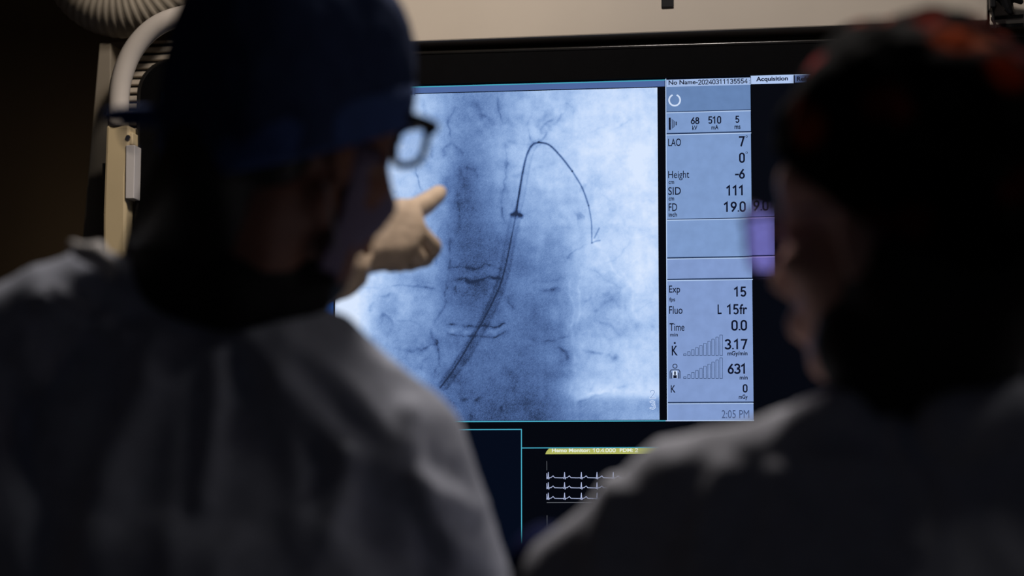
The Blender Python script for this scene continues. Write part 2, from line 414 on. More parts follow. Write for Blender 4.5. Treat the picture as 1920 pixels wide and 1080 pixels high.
# fine anatomy lines
ST = [([(845, 195), (842, 230), (850, 262)], 2, .14), ([(880, 190), (905, 215), (935, 238), (970, 228)], 7, .13), ([(935, 175), (936, 210), (950, 232)], 2, .16),
      ([(1000, 215), (990, 235), (995, 255), (1015, 262), (1035, 235), (1055, 210), (1070, 195)], 2.2, .17), ([(1005, 240), (1020, 215), (1045, 200)], 6, .14), ([(1018, 245), (1030, 225), (1040, 222)], 2.5, .18),
      ([(1060, 190), (1075, 200), (1076, 222)], 2, .10), ([(830, 300), (835, 280), (855, 275), (872, 290)], 2.5, .13), ([(862, 300), (868, 340), (860, 380), (858, 440)], 3, .08), ([(838, 330), (848, 370), (860, 400)], 9, .10),
      ([(872, 310), (890, 318), (893, 335), (885, 345)], 2.2, .15), ([(945, 258), (948, 300), (950, 330), (944, 395), (950, 420)], 1.8, .15), ([(950, 268), (980, 262), (1000, 260)], 2, .10), ([(950, 335), (1000, 318), (1050, 300)], 3, .08),
      ([(778, 300), (782, 335), (785, 365)], 1.6, .18), ([(812, 270), (806, 295), (795, 310)], 2.5, .12), ([(842, 430), (846, 470), (838, 520), (832, 560)], 2.2, .11), ([(845, 400), (825, 430), (818, 500)], 2, .08),
      ([(835, 502), (880, 500), (940, 503)], 2, .14), ([(835, 525), (860, 522), (900, 526), (945, 524)], 2.0, .18), ([(710, 537), (760, 539), (815, 538)], 2.0, .15), ([(975, 544), (1020, 541), (1064, 541)], 2.2, .14), ([(985, 527), (1030, 522), (1062, 524)], 2, .09),
      ([(820, 608), (860, 605), (910, 607), (960, 612)], 1.8, .19), ([(830, 623), (880, 628), (925, 629), (960, 625)], 1.8, .18), ([(810, 615), (812, 635), (822, 655), (818, 690), (815, 710)], 3.0, .16), ([(833, 545), (832, 570), (820, 595), (811, 618)], 2.6, .15),
      ([(985, 640), (1030, 635), (1075, 628)], 2.2, .12), ([(1045, 645), (1060, 658), (1062, 672)], 2.4, .13), ([(855, 745), (880, 743), (905, 745)], 3, .12), ([(935, 690), (960, 700), (968, 720), (955, 735)], 8, .05), ([(940, 760), (945, 790)], 3, .12), ([(880, 765), (878, 790)], 3, .10),
      ([(1130, 250), (1165, 235), (1190, 225)], 2, .08), ([(1150, 300), (1180, 290)], 3, .06), ([(1090, 405), (1075, 412)], 8, .13), ([(1135, 380), (1150, 388), (1140, 395)], 4, .12), ([(1085, 355), (1098, 340)], 5, .10), ([(1055, 490), (1080, 470), (1100, 458)], 1.8, .12),
      ([(1095, 570), (1115, 555), (1140, 552), (1160, 545)], 3, .14), ([(1110, 585), (1140, 560), (1165, 580)], 4, .09), ([(1085, 660), (1130, 665), (1165, 668)], 3.5, .16), ([(1140, 665), (1150, 672), (1160, 665)], 5, .14), ([(1120, 600), (1150, 620), (1170, 640)], 2.5, .08),
      ([(1170, 560), (1185, 600), (1205, 640)], 2.5, .06), ([(1080, 752), (1120, 745), (1160, 728), (1200, 700)], 2.5, .08), ([(1100, 500), (1130, 520), (1160, 545)], 2, .09), ([(1170, 380), (1200, 378), (1234, 376)], 2, .06), ([(1130, 425), (1180, 420), (1234, 430)], 2, .06),
      ([(1130, 500), (1165, 470), (1185, 440)], 2, .06), ([(1190, 660), (1215, 655), (1234, 656)], 1.8, .09),
      ([(690, 595), (700, 570), (720, 555), (745, 552)], 3, .13), ([(705, 605), (725, 590), (735, 615), (728, 640)], 3, .13), ([(725, 640), (760, 655), (800, 652)], 2.6, .12), ([(735, 600), (760, 602), (800, 610)], 2, .08), ([(780, 660), (805, 648), (820, 650)], 2, .12), ([(790, 690), (800, 670), (812, 662)], 2, .10),
      ([(655, 545), (690, 540), (720, 535)], 2, .08), ([(855, 530), (858, 548), (870, 555), (880, 540)], 2.2, .12), ([(950, 545), (955, 570), (965, 580)], 3, .09), ([(1070, 500), (1074, 600), (1072, 700), (1068, 785)], 2.5, -.07), ([(1092, 500), (1088, 560), (1084, 620)], 2.4, -.09),
      ([(1165, 490), (1190, 560), (1210, 640)], 3, -.07), ([(1100, 440), (1150, 500), (1190, 545)], 3, -.07), ([(725, 580), (735, 610), (732, 650)], 3, -.10), ([(840, 515), (880, 513), (930, 512)], 4, -.06), ([(830, 616), (890, 617), (955, 619)], 4.5, -.09), ([(1080, 748), (1120, 738), (1165, 734), (1230, 736)], 3, -.08),
      ([(935, 190), (960, 230), (985, 250)], 4, .06), ([(760, 200), (763, 240), (770, 270)], 2, .07), ([(800, 185), (805, 225)], 3, .06)]
for p, wpx, a in ST: B -= stroke(p, wpx, a*0.95)*lmod + stroke(p, wpx*3.2, a*0.40)*lmod
for _ in range(90):                                    # lung markings
    x0, y0 = rng.uniform(1085, 1230), rng.uniform(190, 730); a = rng.uniform(-0.5, 2.4); l = rng.uniform(14, 48)
    B -= stroke([(x0, y0), (x0+l*.5*math.cos(a)+rng.uniform(-4, 4), y0+l*.5*math.sin(a)), (x0+l*math.cos(a), y0+l*math.sin(a))], rng.uniform(1.3, 3.6), rng.uniform(-.04, .05))
for _ in range(50):
    x0, y0 = rng.uniform(640, 960), rng.uniform(190, 700); a = rng.uniform(0.6, 2.2); l = rng.uniform(14, 50)
    B -= stroke([(x0, y0), (x0+l*.5*math.cos(a)+rng.uniform(-5, 5), y0+l*.5*math.sin(a)), (x0+l*math.cos(a), y0+l*math.sin(a))], rng.uniform(1.3, 2.4), rng.uniform(-.03, .055))
# sheath, catheter and wire
X, Y = X0_, Y0_
core = [(826, 726), (850, 694), (883, 640), (916.7, 580), (941.7, 523), (960, 440), (967.6, 400.6)]
dS, _p = seg_dist([tuple(p) for p in spline([(832, 722), (860, 683), (884, 647), (921, 578), (945, 512), (959, 440), (968, 404)], 8)])
B -= 0.09*(1-sg(dS, 10.5, 1.1)) + 0.030*np.exp(-((dS-8.5)/2.2)**2)
dU, _p = seg_dist([tuple(p) for p in spline([(968, 404), (977, 372), (986, 320), (993, 290), (1002, 271), (1010, 267)], 8)])
B -= 0.06*(1-sg(dU, 6.5, 0.9)) + 0.06*np.exp(-((dU-5.6)/1.5)**2)
B -= stroke(core, 1.4, .20, False)
B -= stroke([(967.6, 400.6), (973.8, 360.8), (980, 324), (987.5, 292), (998, 272), (1010.4, 266.7)], 2.0, .50, False)
B -= stroke([(1010.4, 266.7), (1030, 272), (1051.7, 293.6), (1073, 321)], 1.7, .62, False)
B -= stroke([(1073, 321), (1091.4, 351.7), (1103.6, 385.3)], 1.5, .52, False)
B -= stroke([(1103.6, 385.3), (1108.8, 415.8), (1109.7, 455.6)], 1.3, .42, False)
B -= stroke([(1109.7, 455.6), (1118, 452), (1125, 451)], 1.4, .30, False) + stroke([(1114.3, 446), (1119, 437), (1123.5, 428)], 1.5, .30, False)
B -= stroke([(958.5, 402), (968, 400.5), (979, 404)], 2.6, .40, False)+stroke([(958.5, 406), (968, 404), (979, 408)], 2.6, .18, False)
B += 0.038*rng.standard_normal(B.shape)*(1.15-np.clip(B, 0, 1))
B = np.clip(B, 0, 1)
kx = [0, .15, .3, .5, .7, .85, 1.0]
ramp = np.array([(34, 48, 78), (68, 93, 142), (94, 124, 176), (132, 163, 212), (168, 196, 238), (194, 216, 250), (216, 231, 255)], float)
RGBs = np.stack([np.interp(B, kx, ramp[:, i]) for i in range(3)], -1)/255
RGBl = np.where(RGBs <= 0.04045, RGBs/12.92, ((RGBs+0.055)/1.055)**2.4)
nv = (NX+1)*(NY+1); co = np.stack([SS, np.full_like(SS, -0.0004), TT], -1).reshape(-1, 3)
ii = (np.arange(NY)[:, None]*(NX+1)+np.arange(NX)[None]).ravel()
fc = np.stack([ii, ii+1, ii+NX+2, ii+NX+1], -1)
me = bpy.data.meshes.new('x_ray_image'); me.vertices.add(nv); me.vertices.foreach_set('co', co.ravel())
me.loops.add(fc.size); me.loops.foreach_set('vertex_index', fc.ravel().astype(np.int32))
me.polygons.add(len(fc)); me.polygons.foreach_set('loop_start', np.arange(0, fc.size, 4, dtype=np.int32))
me.update(calc_edges=True)
at = me.color_attributes.new('picture', 'FLOAT_COLOR', 'POINT')
at.data.foreach_set('color', np.concatenate([RGBl.reshape(-1, 3), np.ones((nv, 1))], 1).ravel().astype(np.float32))
m, N, L, P = nodemat('x ray picture glow')
an = N.new('ShaderNodeAttribute'); an.attribute_name = 'picture'
L.new(an.outputs['Color'], P.inputs['Emission Color']); P.inputs['Emission Strength'].default_value = 1.0
P.inputs['Base Color'].default_value = (0.0015, 0.0015, 0.002, 1); P.inputs['Roughness'].default_value = 0.45; P.inputs['Specular IOR Level'].default_value = 0.04
m.cycles.emission_sampling = 'AUTO'
link('x_ray_image', me, m, screen)['label'] = 'blue x-ray picture of a catheter and curved guide wire'

# window furniture
prect('title_bar', 629, 158, 1246.5, 170.5, G_title)
pline('window_border', [[(629, 167.8), (1246.5, 150.3)]], 2.0, G_cyan, 0.0010)
pline('window_border', [[(629, 791.5), (1251, 789)]], 2.0, G_cyan)
pline('window_border', [[(1249.0, 789), (1413, 788.3)]], 2.0, G_lite, 0.0010)
prect('title_tab', 640, 167, 777.8, 179, glow('tab glow', (92, 118, 172)), 0.0006)
pline('tab_outline', [[(777.8, 165), (777.9, 179.5)]], 1.0, G_shade)
ptext('e', 760.3, 172.6, 765.8, 178.6, G_ink, 0.02); pdigits('1', 768.6, 170.4, 774.4, 178.4, G_ink, 1.5)
prect('adjacent_image', 470, 172, 626, 789, G_side)
# right-hand information panel
xa, xb = 1249.5, 1409.5
prect('panel_header', xa, 147.5, 1407.5, 161, G_head)
SEC = [(161, 207.5, G_sec1), (210, 248, G_sec2), (251.5, 409.5, G_sec2), (412, 481.5, G_sec2), (485, 522, G_sec3), (525.5, 753.5, G_sec3), (757, 787.5, G_sec3)]
for i, (y0, y1, g) in enumerate(SEC):
    prect('panel_section', xa+0.0045*(y0-160), y0, 1407+0.0095*(y1+y0-320)/2, y1, g)
    if i < 6: prect('section_shadow_line', xa+0.0045*(y0-160), y1-0.3, 1407+0.0095*(y1+y0-320)/2, y1+2.0, G_shade, 0.0006)
    if i > 0: prect('section_light_line', xa+0.0045*(y0-160), y0-1.2, 1407+0.0095*(y1+y0-320)/2, y0+0.6, G_lite, 0.0008)
pline('panel_edge_line', [[(1248.4, 148.5), (1251.6, 788)]], 1.7, G_lite)
prect('acquisition_tab', 1408.2, 141.5, 1488, 157, G_tab)
prect('reference_tab', 1489.5, 139.8, 1600, 153.5, G_reft)
pline('tab_outline', [[(1489.5, 154), (1489.3, 141)]], 1.6, G_ink)
pline('tab_outline', [[(1408, 143), (1600, 137.2)]], 1.6, G_lite)
T = [('Acquisition', 1417.7, 143.6, 1477.6, 154.4, .02), ('Reference', 1494, 143.0, 1548, 151.6, .012),
     ('68', 1295.6, 220.1, 1311, 232.7, .025), ('kV', 1298, 235.6, 1307.5, 244, .01), ('510', 1328.3, 218.6, 1352, 231.8, .025), ('mA', 1334, 234.6, 1347.2, 243, .01), ('5', 1379, 217.6, 1386.2, 230.2, .025), ('ms', 1377.4, 235.6, 1388.4, 242.2, .01),
     ('LAO', 1253, 260, 1277, 274.3, .008), ('7', 1386, 255.8, 1395.7, 274.3, .02), ('0', 1386.2, 287, 1396.3, 304.8, .02), ('Height', 1253, 320.5, 1292.4, 338.4, .008), ('cm', 1253.7, 339.6, 1264, 345.4, .008), ('-6', 1378.4, 317.4, 1396.3, 335, .02),
     ('SID', 1253, 350.8, 1276.7, 365.6, .008), ('cm', 1253.7, 370.4, 1264, 376.3, .008), ('111', 1362.3, 347.8, 1396.3, 366.5, .02), ('FD', 1253.7, 381.3, 1269.7, 396, .008), ('inch', 1253.7, 398.3, 1269.4, 406.5, .008), ('19.0', 1357.6, 378.6, 1398, 397, .02),
     ('Exp', 1254.6, 535.4, 1275.3, 553, .008), ('fps', 1255, 557.8, 1266, 567.5, .006), ('15', 1376.7, 538, 1399, 556, .02), ('Fluo', 1254.6, 574, 1279.8, 588.8, .008), ('Time', 1255.5, 606, 1283.3, 620.7, .008), ('min', 1256.7, 624.3, 1271, 631, .006), ('0.0', 1371.6, 600.8, 1400.4, 619.3, .02),
     ('K', 1259.6, 648.3, 1270.8, 666.7, .04), ('3.17', 1359.5, 636.3, 1400.7, 654.8, .02), ('mGy/min', 1364, 658.4, 1401.6, 669, .012), ('631', 1364.8, 682.2, 1400.7, 700.7, .02), ('min', 1387, 704.3, 1401.9, 711.7, .012),
     ('K', 1257.9, 722.4, 1266.7, 736.3, .012), ('0', 1393, 721, 1401.4, 735.4, .02), ('mGy', 1385.3, 739.9, 1401.9, 750.6, .012)]
for s, x0, y0, x1, y1, b in T:
    if all(c in DIG for c in s): pdigits(s, x0, y0, x1, y1, G_ink, (y1-y0)*.168+.1)
    else: ptext(s, x0, y0, x1, y1, G_ink, b+.012 if y1-y0 < 12 else min(b, .012) if s != 'Height' else .004)
ptext('No Name-', 1253.7, 150.2, 1308.5, 158.8, G_ink, .022); pdigits('20240311135554', 1309.2, 148.8, 1401.5, 157.6, G_ink, 1.5); pdigits(':', 1403.4, 148.4, 1406.2, 157.2, G_ink, 1.4)
ptext('L', 1345.6, 571, 1353, 589.4, G_ink, .02); pdigits('15', 1363.5, 570.9, 1385, 589.4, G_ink, 2.9); ptext('fr', 1386.5, 570.2, 1401, 589.3, G_ink, .02)
ptext('2:05 PM', 1353.3, 768.9, 1404.8, 784.2, G_ink2, .0)
parc('degree_mark', 1400, 256.2, 1.7, 0.7, G_ink); parc('degree_mark', 1400, 286.4, 1.7, 0.7, G_ink)
prect('rate_dot', 1263.6, 641.6, 1267.0, 645.2, G_ink, 0.0008)
parc('progress_ring', 1265, 188, 10.3, 3.0, G_white, 118, 422)
for x0, x1, y0, y1 in ((1253.9, 1257.8, 220.8, 243.8), (1259.8, 1260.8, 223.5, 241.4), (1262.0, 1263.0, 225.2, 240), (1264.2, 1265.2, 226.8, 238), (1267.0, 1268.9, 228.2, 235.2)):
    prect('exposure_icon_bar', x0, y0, x1, y1, G_ink, 0.0008)
for yb in (666.7, 709.6):
    for i in range(10):
        x = 1281.8+7.55*i; h = 3+3.95*i
        pline('level_bar', [[(x, yb), (x+4.8, yb-0.03), (x+4.8, yb-h), (x, yb-h), (x, yb)]], 0.8, G_shade)
parc('patient_icon', 1265.6, 686.6, 3.9, 1.4, G_ink)
pline('patient_icon', [[(1256.4, 709.4), (1256.4, 697), (1258.6, 693.6), (1272.8, 693.4), (1275, 696.8), (1275, 709.2)], [(1259.6, 709.4), (1259.6, 699)], [(1271.8, 709.3), (1271.8, 699)]], 1.4, G_ink)
prect('patient_icon', 1261.2, 695.2, 1270.2, 709.0, G_white, 0.0007); prect('patient_icon', 1264.2, 696.5, 1267.2, 703, G_ink, 0.0009); prect('patient_icon', 1262.4, 703.5, 1269.0, 709.0, G_ink, 0.0009)
# outlined frame number
pline('frame_number', [[(1219.6, 735.6), (1220.6, 732.8), (1223.5, 731.6), (1226.6, 733), (1227.2, 736), (1225.6, 739), (1219.4, 746.2), (1227.8, 746.1)]], 3.4, G_out); pline('frame_number', [[(1219.6, 735.6), (1220.6, 732.8), (1223.5, 731.6), (1226.6, 733), (1227.2, 736), (1225.6, 739), (1219.4, 746.2), (1227.8, 746.1)]], 1.5, glow('frame number core', (138, 166, 212)), 0.0010)
t3 = [[(1219.8, 753.8), (1223, 752.2), (1226.6, 753.6), (1226.8, 757), (1223.4, 758.9), (1227.2, 760.4), (1227.6, 764), (1224, 766.6), (1219.6, 765)]]
pline('frame_number', t3, 3.4, G_out); pline('frame_number', t3, 1.5, bpy.data.materials['frame number core'], 0.0010)
# lower windows
prect('lower_pane', 480, 806, 976, 1075, G_pane)
pline('window_border', [[(640, 806.8), (977.8, 805.2), (978.2, 1052)]], 1.9, G_cyan); pline('window_border', [[(978.5, 840), (1330, 838.6)]], 1.6, G_cyan)
bm = bmesh.new(); q = [D(*p) for p in ((1022.6, 851.6), (1024.6, 846.5), (1029.5, 841), (1300, 839.6), (1300, 850.4))]
bm.faces.new([bm.verts.new((p.x, -0.0006, p.z)) for p in q]); bmobj('yellow_tab', bm, G_yel, screen)
G_tabw = glow('tab lettering glow', (228, 234, 215))
ptext('Hemo Monitor:', 1035, 840.9, 1106.5, 847.8, G_tabw, .03); pdigits('10.4.000', 1111.5, 840.9, 1154.5, 847.6, G_tabw, 1.4); ptext('PDM:', 1162, 840.7, 1187, 847.5, G_tabw, .03); pdigits('2', 1190.5, 840.6, 1196.5, 847.4, G_tabw, 1.4)
for yb in (895.8, 914.7, 934.5):
    pts = [(1025.4, yb-8), (1025.6, yb+2)]; x = 1026.0; pts2 = [(1026, yb)]
    for c in (1028.2, 1058.7, 1090.2, 1119.5, 1150, 1180.5):
        pts2 += [(c-3, yb), (c-1.2, yb+1.5), (c, yb-10), (c+1.0, yb+2.5), (c+2, yb), (c+5, yb-.4), (c+9, yb-3.6), (c+12, yb-.2), (c+24, yb+.2)]
    pline('ecg_trace', [pts, pts2], 1.25, G_trace)
pline('chart_axis', [[(1025.4, 865), (1025.5, 881.6)], [(1025.6, 942.4), (1200, 941.8)], [(1025.8, 966.6), (1025.9, 985.5)]], 1.0, G_grey)

# ------------------------------------------------------------------ monitor carrier: hood, handle, vents, housing
car = tag(empty('monitor_carrier', P0, -YAW), 'cream monitor carrier with overhead hood, curved tube handle and vented housing', 'monitor carrier')
def polyobj(name, pxs, y0, y1, m, parent, off, bevel=0.0):
    pts = [(D(x, y, off).x, D(x, y, off).z) for x, y in pxs]
    bm = prism(bmesh.new(), pts, y0, y1)
    if bevel: bmesh.ops.bevel(bm, geom=bm.edges[:], offset=bevel, segments=2, profile=0.5, affect='EDGES')
    return bmobj(name, bm, m, parent)
# hood overhangs the screen by 4 cm
hood = polyobj('hood', [(430, 91), (1852, 38.5), (1852, -130), (430, -80)], -0.018, 0.10, M_cream, car, 0.018, 0.002)
# housing front under the hood, its shade put into the dark brown colour
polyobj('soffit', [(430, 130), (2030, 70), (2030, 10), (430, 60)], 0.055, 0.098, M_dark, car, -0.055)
# right end section beyond the hood, slotted
endp = polyobj('end_panel', [(1856, 47), (2060, 42), (2060, -140), (1856, -130)], -0.015, 0.09, M_cream, car, 0.015, 0.002)
for ya, yb in ((33, 35.5), (48, 52)):
    polyobj('slot', [(1858, ya+4), (1919, yb-3), (1919, yb-9), (1858, ya-1)], -0.018, -0.0152, M_black, endp, 0.018)
polyobj('latch', [(1240, 14), (1263, 13), (1263, -30), (1240, -30)], -0.0205, -0.0175, M_black, car, 0.0205, 0.001)
# curved tube handle
hp = [(222, 238), (223, 180), (230, 140), (246, 100), (272, 66), (304, 43), (345, 30), (395, 25), (440, 24)]
bm = bmesh.new(); tube(bm, [Vector(D(p[0], p[1], 0.02)) for p in spline(hp, 6)], 0.0152, 20)
bmobj('handle', bm, M_tube, car, smooth=True)
polyobj('handle_post', [(199, 234), (243, 234), (243, 262), (236, 330), (234, 1120), (190, 1120), (193, 400)], -0.032, 0.012, M_cream2, car, 0.032, 0.004)
br = polyobj('bracket', [(236, 248), (249, 248), (249, 271), (236, 271)], -0.03, 0.02, M_cream2, car, 0.03, 0.0015)
bm = bmesh.new(); c = D(241, 258, 0.031)
tube(bm, [c, c+Vector((0, -0.003, 0))], 0.0035, 12); bmobj('screw', bm, M_steel, br)
polyobj('label_plate', [(236, 272), (253, 272), (251, 372), (235, 372)], -0.034, 0.0, M_plate, car, 0.034, 0.001)
polyobj('post_switch', [(192, 306), (198, 306), (198, 336), (192, 336)], -0.025, 0.0, M_black, car, 0.025)
# housing behind the monitor, with slanted cheek and vent slats
hs = polyobj('housing', [(186, 79), (700, 62), (700, 1100), (110, 1100), (153, 460)], 0.122, 0.30, M_cream, car, -0.122, 0.004)
polyobj('vent_recess', [(236, 84), (470, 76), (470, 330), (236, 330)], 0.1185, 0.1215, M_black, car, -0.1185)
y = 89.0
while y < 325:
    polyobj('vent_slat', [(234, y+1), (474, y-7), (474, y+2), (234, y+10)], 0.108, 0.118, M_cream, car, -0.108, 0.0012)
    y += 15.0
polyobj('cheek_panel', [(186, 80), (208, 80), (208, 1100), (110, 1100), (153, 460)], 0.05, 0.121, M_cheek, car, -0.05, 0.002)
# ceiling column carrying it all
bm = bmesh.new(); cz = D(1100, -100, -0.06)
tube(bm, [Vector((cz.x, 0.20, -0.3)), Vector((cz.x, 0.20, 2.9-P0.z))], 0.06, 24); bmobj('ceiling_column', bm, M_cream, car, smooth=True)
bmobj('rear_arm', nbox((cz.x-0.05, 0.051, -0.12), (cz.x+0.05, 0.16, 0.05), 0.004), M_cream, car)

# black cable clip dangling by the end panel
clip = tag(empty('cable_clip', P0, -YAW), 'small black cable clip with a dangling wire on the end panel', 'cable clip')
def cp(x, y): return Vector(D(x, y, 0.035))
bm = bmesh.new(); box(bm, (cp(1855, 17).x, -0.045, cp(1855, 17).z), (cp(1866, -40).x, -0.0152, cp(1866, -40).z), 0.002)
bmobj('clamp', bm, M_black, clip)
bm = bmesh.new(); chain(bm, [(cp(1862, -12), .006), (cp(1884, -4), .010), (cp(1891, 14), .007), (cp(1895, 22), .005)]); chain(bm, [(cp(1884, -4), .010), (cp(1902, -6), .008), (cp(1914, 3), .004)])
bmobj('clip_jaw', bm, M_black, clip, smooth=False)
bm = bmesh.new(); tube(bm, [cp(*p) for p in spline([(1866, -8), (1863, 10), (1862, 28), (1864, 42), (1869, 53)], 5)], 0.0019, 8); bmobj('wire', bm, M_black, clip, smooth=True)

# corrugated hose, hanging in a U
hose = bmesh.new(); cx, cy, R = D(236, -90, -0.055).x, D(236, -90, -0.055).z, 0.079
path = []
top = 2.9-P0.z
for k in range(60): path.append(Vector((cx-R-0.10*(1-k/60)**2, 0.055, top+(cy-top)*k/60)))
for k in range(61):
    a = math.pi+math.pi*k/60; path.append(Vector((cx+R*math.cos(a), 0.055, cy+R*math.sin(a))))
for k in range(1, 61): path.append(Vector((cx+R, 0.055, cy+(top-cy)*k/60)))
# resample evenly and corrugate
P_ = np.array([p[:] for p in path]); sl = np.concatenate([[0], np.cumsum(np.linalg.norm(np.diff(P_, axis=0), axis=1))])
pitch = 0.0085; n = int(sl[-1]/pitch)*4; u = np.linspace(0, sl[-1], n+1)
RP = np.stack([np.interp(u, sl, P_[:, i]) for i in range(3)], 1)
tube(hose, [Vector(p) for p in RP], [0.050+(0.0, 0.0016, 0.0020, 0.0016)[i % 4] for i in range(n+1)], 40)
ho = bmobj('corrugated_hose', hose, M_hose, None, smooth=True); ho.location = P0; ho.rotation_euler = (0, 0, -YAW)
tag(ho, 'thick cream corrugated hose hanging in a loop at the upper left', 'hose')

# ------------------------------------------------------------------ people
def head_prims(bm, M, big=False):
    if big: ell(bm, (0, .042, .034), (.068, .052, .036), M)
    ell(bm, (0, -.014, .030), (.074, .094, .086), M)
    ell(bm, (0, .030, -.035), (.058, .056, .072), M)
    hull(bm, [((.044, .0, -.055), .018), ((-.044, .0, -.055), .018), ((0, .066, -.098), .020), ((.028, .05, -.09), .016), ((-.028, .05, -.09), .016)], M)
    ell(bm, (0, .062, .016), (.058, .024, .020), M)
    hull(bm, [((0, .088, .0), .008), ((0, .108, -.035), .011)], M)
    hull(bm, [((.012, .098, -.040), .008), ((-.012, .098, -.040), .008)], M)
    for s in (1, -1):
        ell(bm, (s*.032, .074, -.002), (.014, .012, .011), M, 2)
        ell(bm, (s*.044, .056, -.028), (.020, .024, .020), M, 2)
        ell(bm, (s*.077, -.006, -.018), (.009, .017, .031), M, 2)
        ell(bm, (s*.078, -.002, -.040), (.007, .010, .012), M, 2)
    ell(bm, (0, .088, -.066), (.024, .014, .008), M, 2); ell(bm, (0, .086, -.076), (.021, .014, .008), M, 2)
def capdome(M, radii, centre, plane, power=2.4, lump=0.0, seed=0, below=False):
    """cloth dome clipped by plane z = a + b*y (head frame)"""
    bm = bmesh.new(); bmesh.ops.create_icosphere(bm, subdivisions=6, radius=1)
    for v in bm.verts:
        d = v.co.normalized(); k = (abs(d.x)**power+abs(d.y)**power+abs(d.z)**power)**(-1/power)
        p = Vector((d.x*radii[0]*k, d.y*radii[1]*k, d.z*radii[2]*k))
        if lump:
            p += d*lump*(mnoise.noise(d*2.2+Vector((seed, 0, 0)))+0.5*mnoise.noise(d*5+Vector((seed, 3, 0))))
            p += d*lump*0.35*abs(mnoise.noise(Vector((d.x*9, d.y*9, d.z*2.5+seed))))
        v.co = p+Vector(centre)
    n = Vector((0, -plane[1], 1)).normalized(); c0 = Vector((0, 0, plane[0]))
    bmesh.ops.bisect_plane(bm, geom=bm.verts[:]+bm.edges[:]+bm.faces[:], plane_co=c0, plane_no=n, clear_inner=True)
    es = [e for e in bm.edges if e.is_boundary]
    bmesh.ops.edgenet_fill(bm, edges=es) if False else None
    bmesh.ops.transform(bm, matrix=M, verts=bm.verts[:])
    return bm
def solid(o, t): 
    s = o.modifiers.new('thickness', 'SOLIDIFY'); s.thickness = t; s.offset = 1; return o

def ridge_disp(me, ridges, noise_amp, seed, fine=0.004, front=None):
    """cloth folds: ridges are (pixel polyline, depth, width m, height m) lying on the side seen from the camera"""
    a = coords(me); nr = normals(me); d = np.zeros(len(a))
    for pts, dep_, wd, h in ridges:
        P = np.array([pix(p[0], p[1], dep_)[:] for p in (spline(pts, 5) if len(pts) > 2 else pts)])[:, [0, 2]]
        # compare in the plane facing the camera, at the pixel scale of that depth
        sc = dep_/np.maximum(a[:, 1], 0.5); Q = np.stack([a[:, 0]*sc, (a[:, 2]-CAM.z)*sc+CAM.z], 1)
        best = np.full(len(a), 1e9); par = np.zeros(len(a)); n = len(P)-1
        for i in range(n):
            e = P[i+1]-P[i]; t = np.clip(((Q-P[i])@e)/(e@e+1e-12), 0, 1); q = np.linalg.norm(Q-P[i]-t[:, None]*e, axis=1)
            m_ = q < best; best = np.where(m_, q, best); par = np.where(m_, (i+t)/n, par)
        d += 1.5*h*np.exp(-(best/wd)**2)*np.clip(par/.12, 0, 1)*np.clip((1-par)/.12, 0, 1)*(nr[:, 1] < 0.35)
    for i in range(len(a)):
        p = Vector(a[i]); q = Vector((p.x*7+seed, p.y*7, p.z*3.2))
        r = 1-abs(mnoise.noise(q))*2; r2 = 1-abs(mnoise.noise(Vector((p.x*16, p.y*16+seed, p.z*8))))*2
        d[i] += noise_amp*r*abs(r)*0.8+fine*r2*abs(r2)
    setco(me, a+nr*d[:, None]); me.shade_smooth()

def glasses(M, parent, base, fm, lm, thick, lens_w=.050, lens_h=.036, wedge=0.0, fr=0.0024, only=(1, -1), zc=-.004, yf=.108, deep=0.0, name='glasses'):
    bm = bmesh.new()
    rims = {}
    def rim(s):
        pts = []
        for k in range(33):
            a = 2*math.pi*k/32; ca, sa = math.cos(a), math.sin(a); kk = (abs(ca)**3.4+abs(sa)**3.4)**(-1/3.4)
            x = lens_w/2*ca*kk*(1-0.10*(sa < 0)*abs(sa)); z = lens_h/2*sa*kk
            xx = s*(.0335)+x
            pts.append(Vector((xx, yf-.55*xx*xx/0.07*0.12*10*.2, zc+z)))
        return pts
    for s in (1, -1):
        rims[s] = rim(s); tube(bm, [M@p for p in rims[s]], fr, 8, cap=False)
    tube(bm, [M@Vector((x, yf+.002, zc+.008)) for x in (-.011, 0, .011)], fr*0.9, 8)
    for s in (1, -1):
        tube(bm, [M@Vector(p) for p in ((s*.058, yf-.004, zc+.012), (s*.068, yf-.010, zc+.013), (s*.0735, yf-.03, zc+.013), (s*.078, .03, zc+.012), (s*.081, -.005, zc+.008), (s*.080, -.03, zc-.018))], [fr*1.6, fr*1.9, fr*1.7, fr*1.4, fr, fr], 8)
    g = bmobj(name, bm, fm, parent, smooth=True, sub=base)
    for s in (1, -1):
        lb = bmesh.new(); f, bk = [], []
        for p in rims[s][:-1]:
            e = (p.x*s-.0335)/(lens_w/2)                    # -1 nasal .. 1 temporal
            t = thick + wedge*(e+1)*lens_w/2
            if wedge: p = Vector((p.x, yf-.004, p.z))
            f.append(lb.verts.new(M@(p+Vector((0, t/2, 0))))); bk.append(lb.verts.new(M@(p-Vector((0, t/2, 0)))))
        lb.faces.new(f); lb.faces.new(bk[::-1]); nn = len(f)
        for i in range(nn): lb.faces.new((f[i], bk[i], bk[(i+1) % nn], f[(i+1) % nn]))
        bmesh.ops.recalc_face_normals(lb, faces=lb.faces[:])
        bmobj('lens', lb, lm, g, sub=base)
    return g

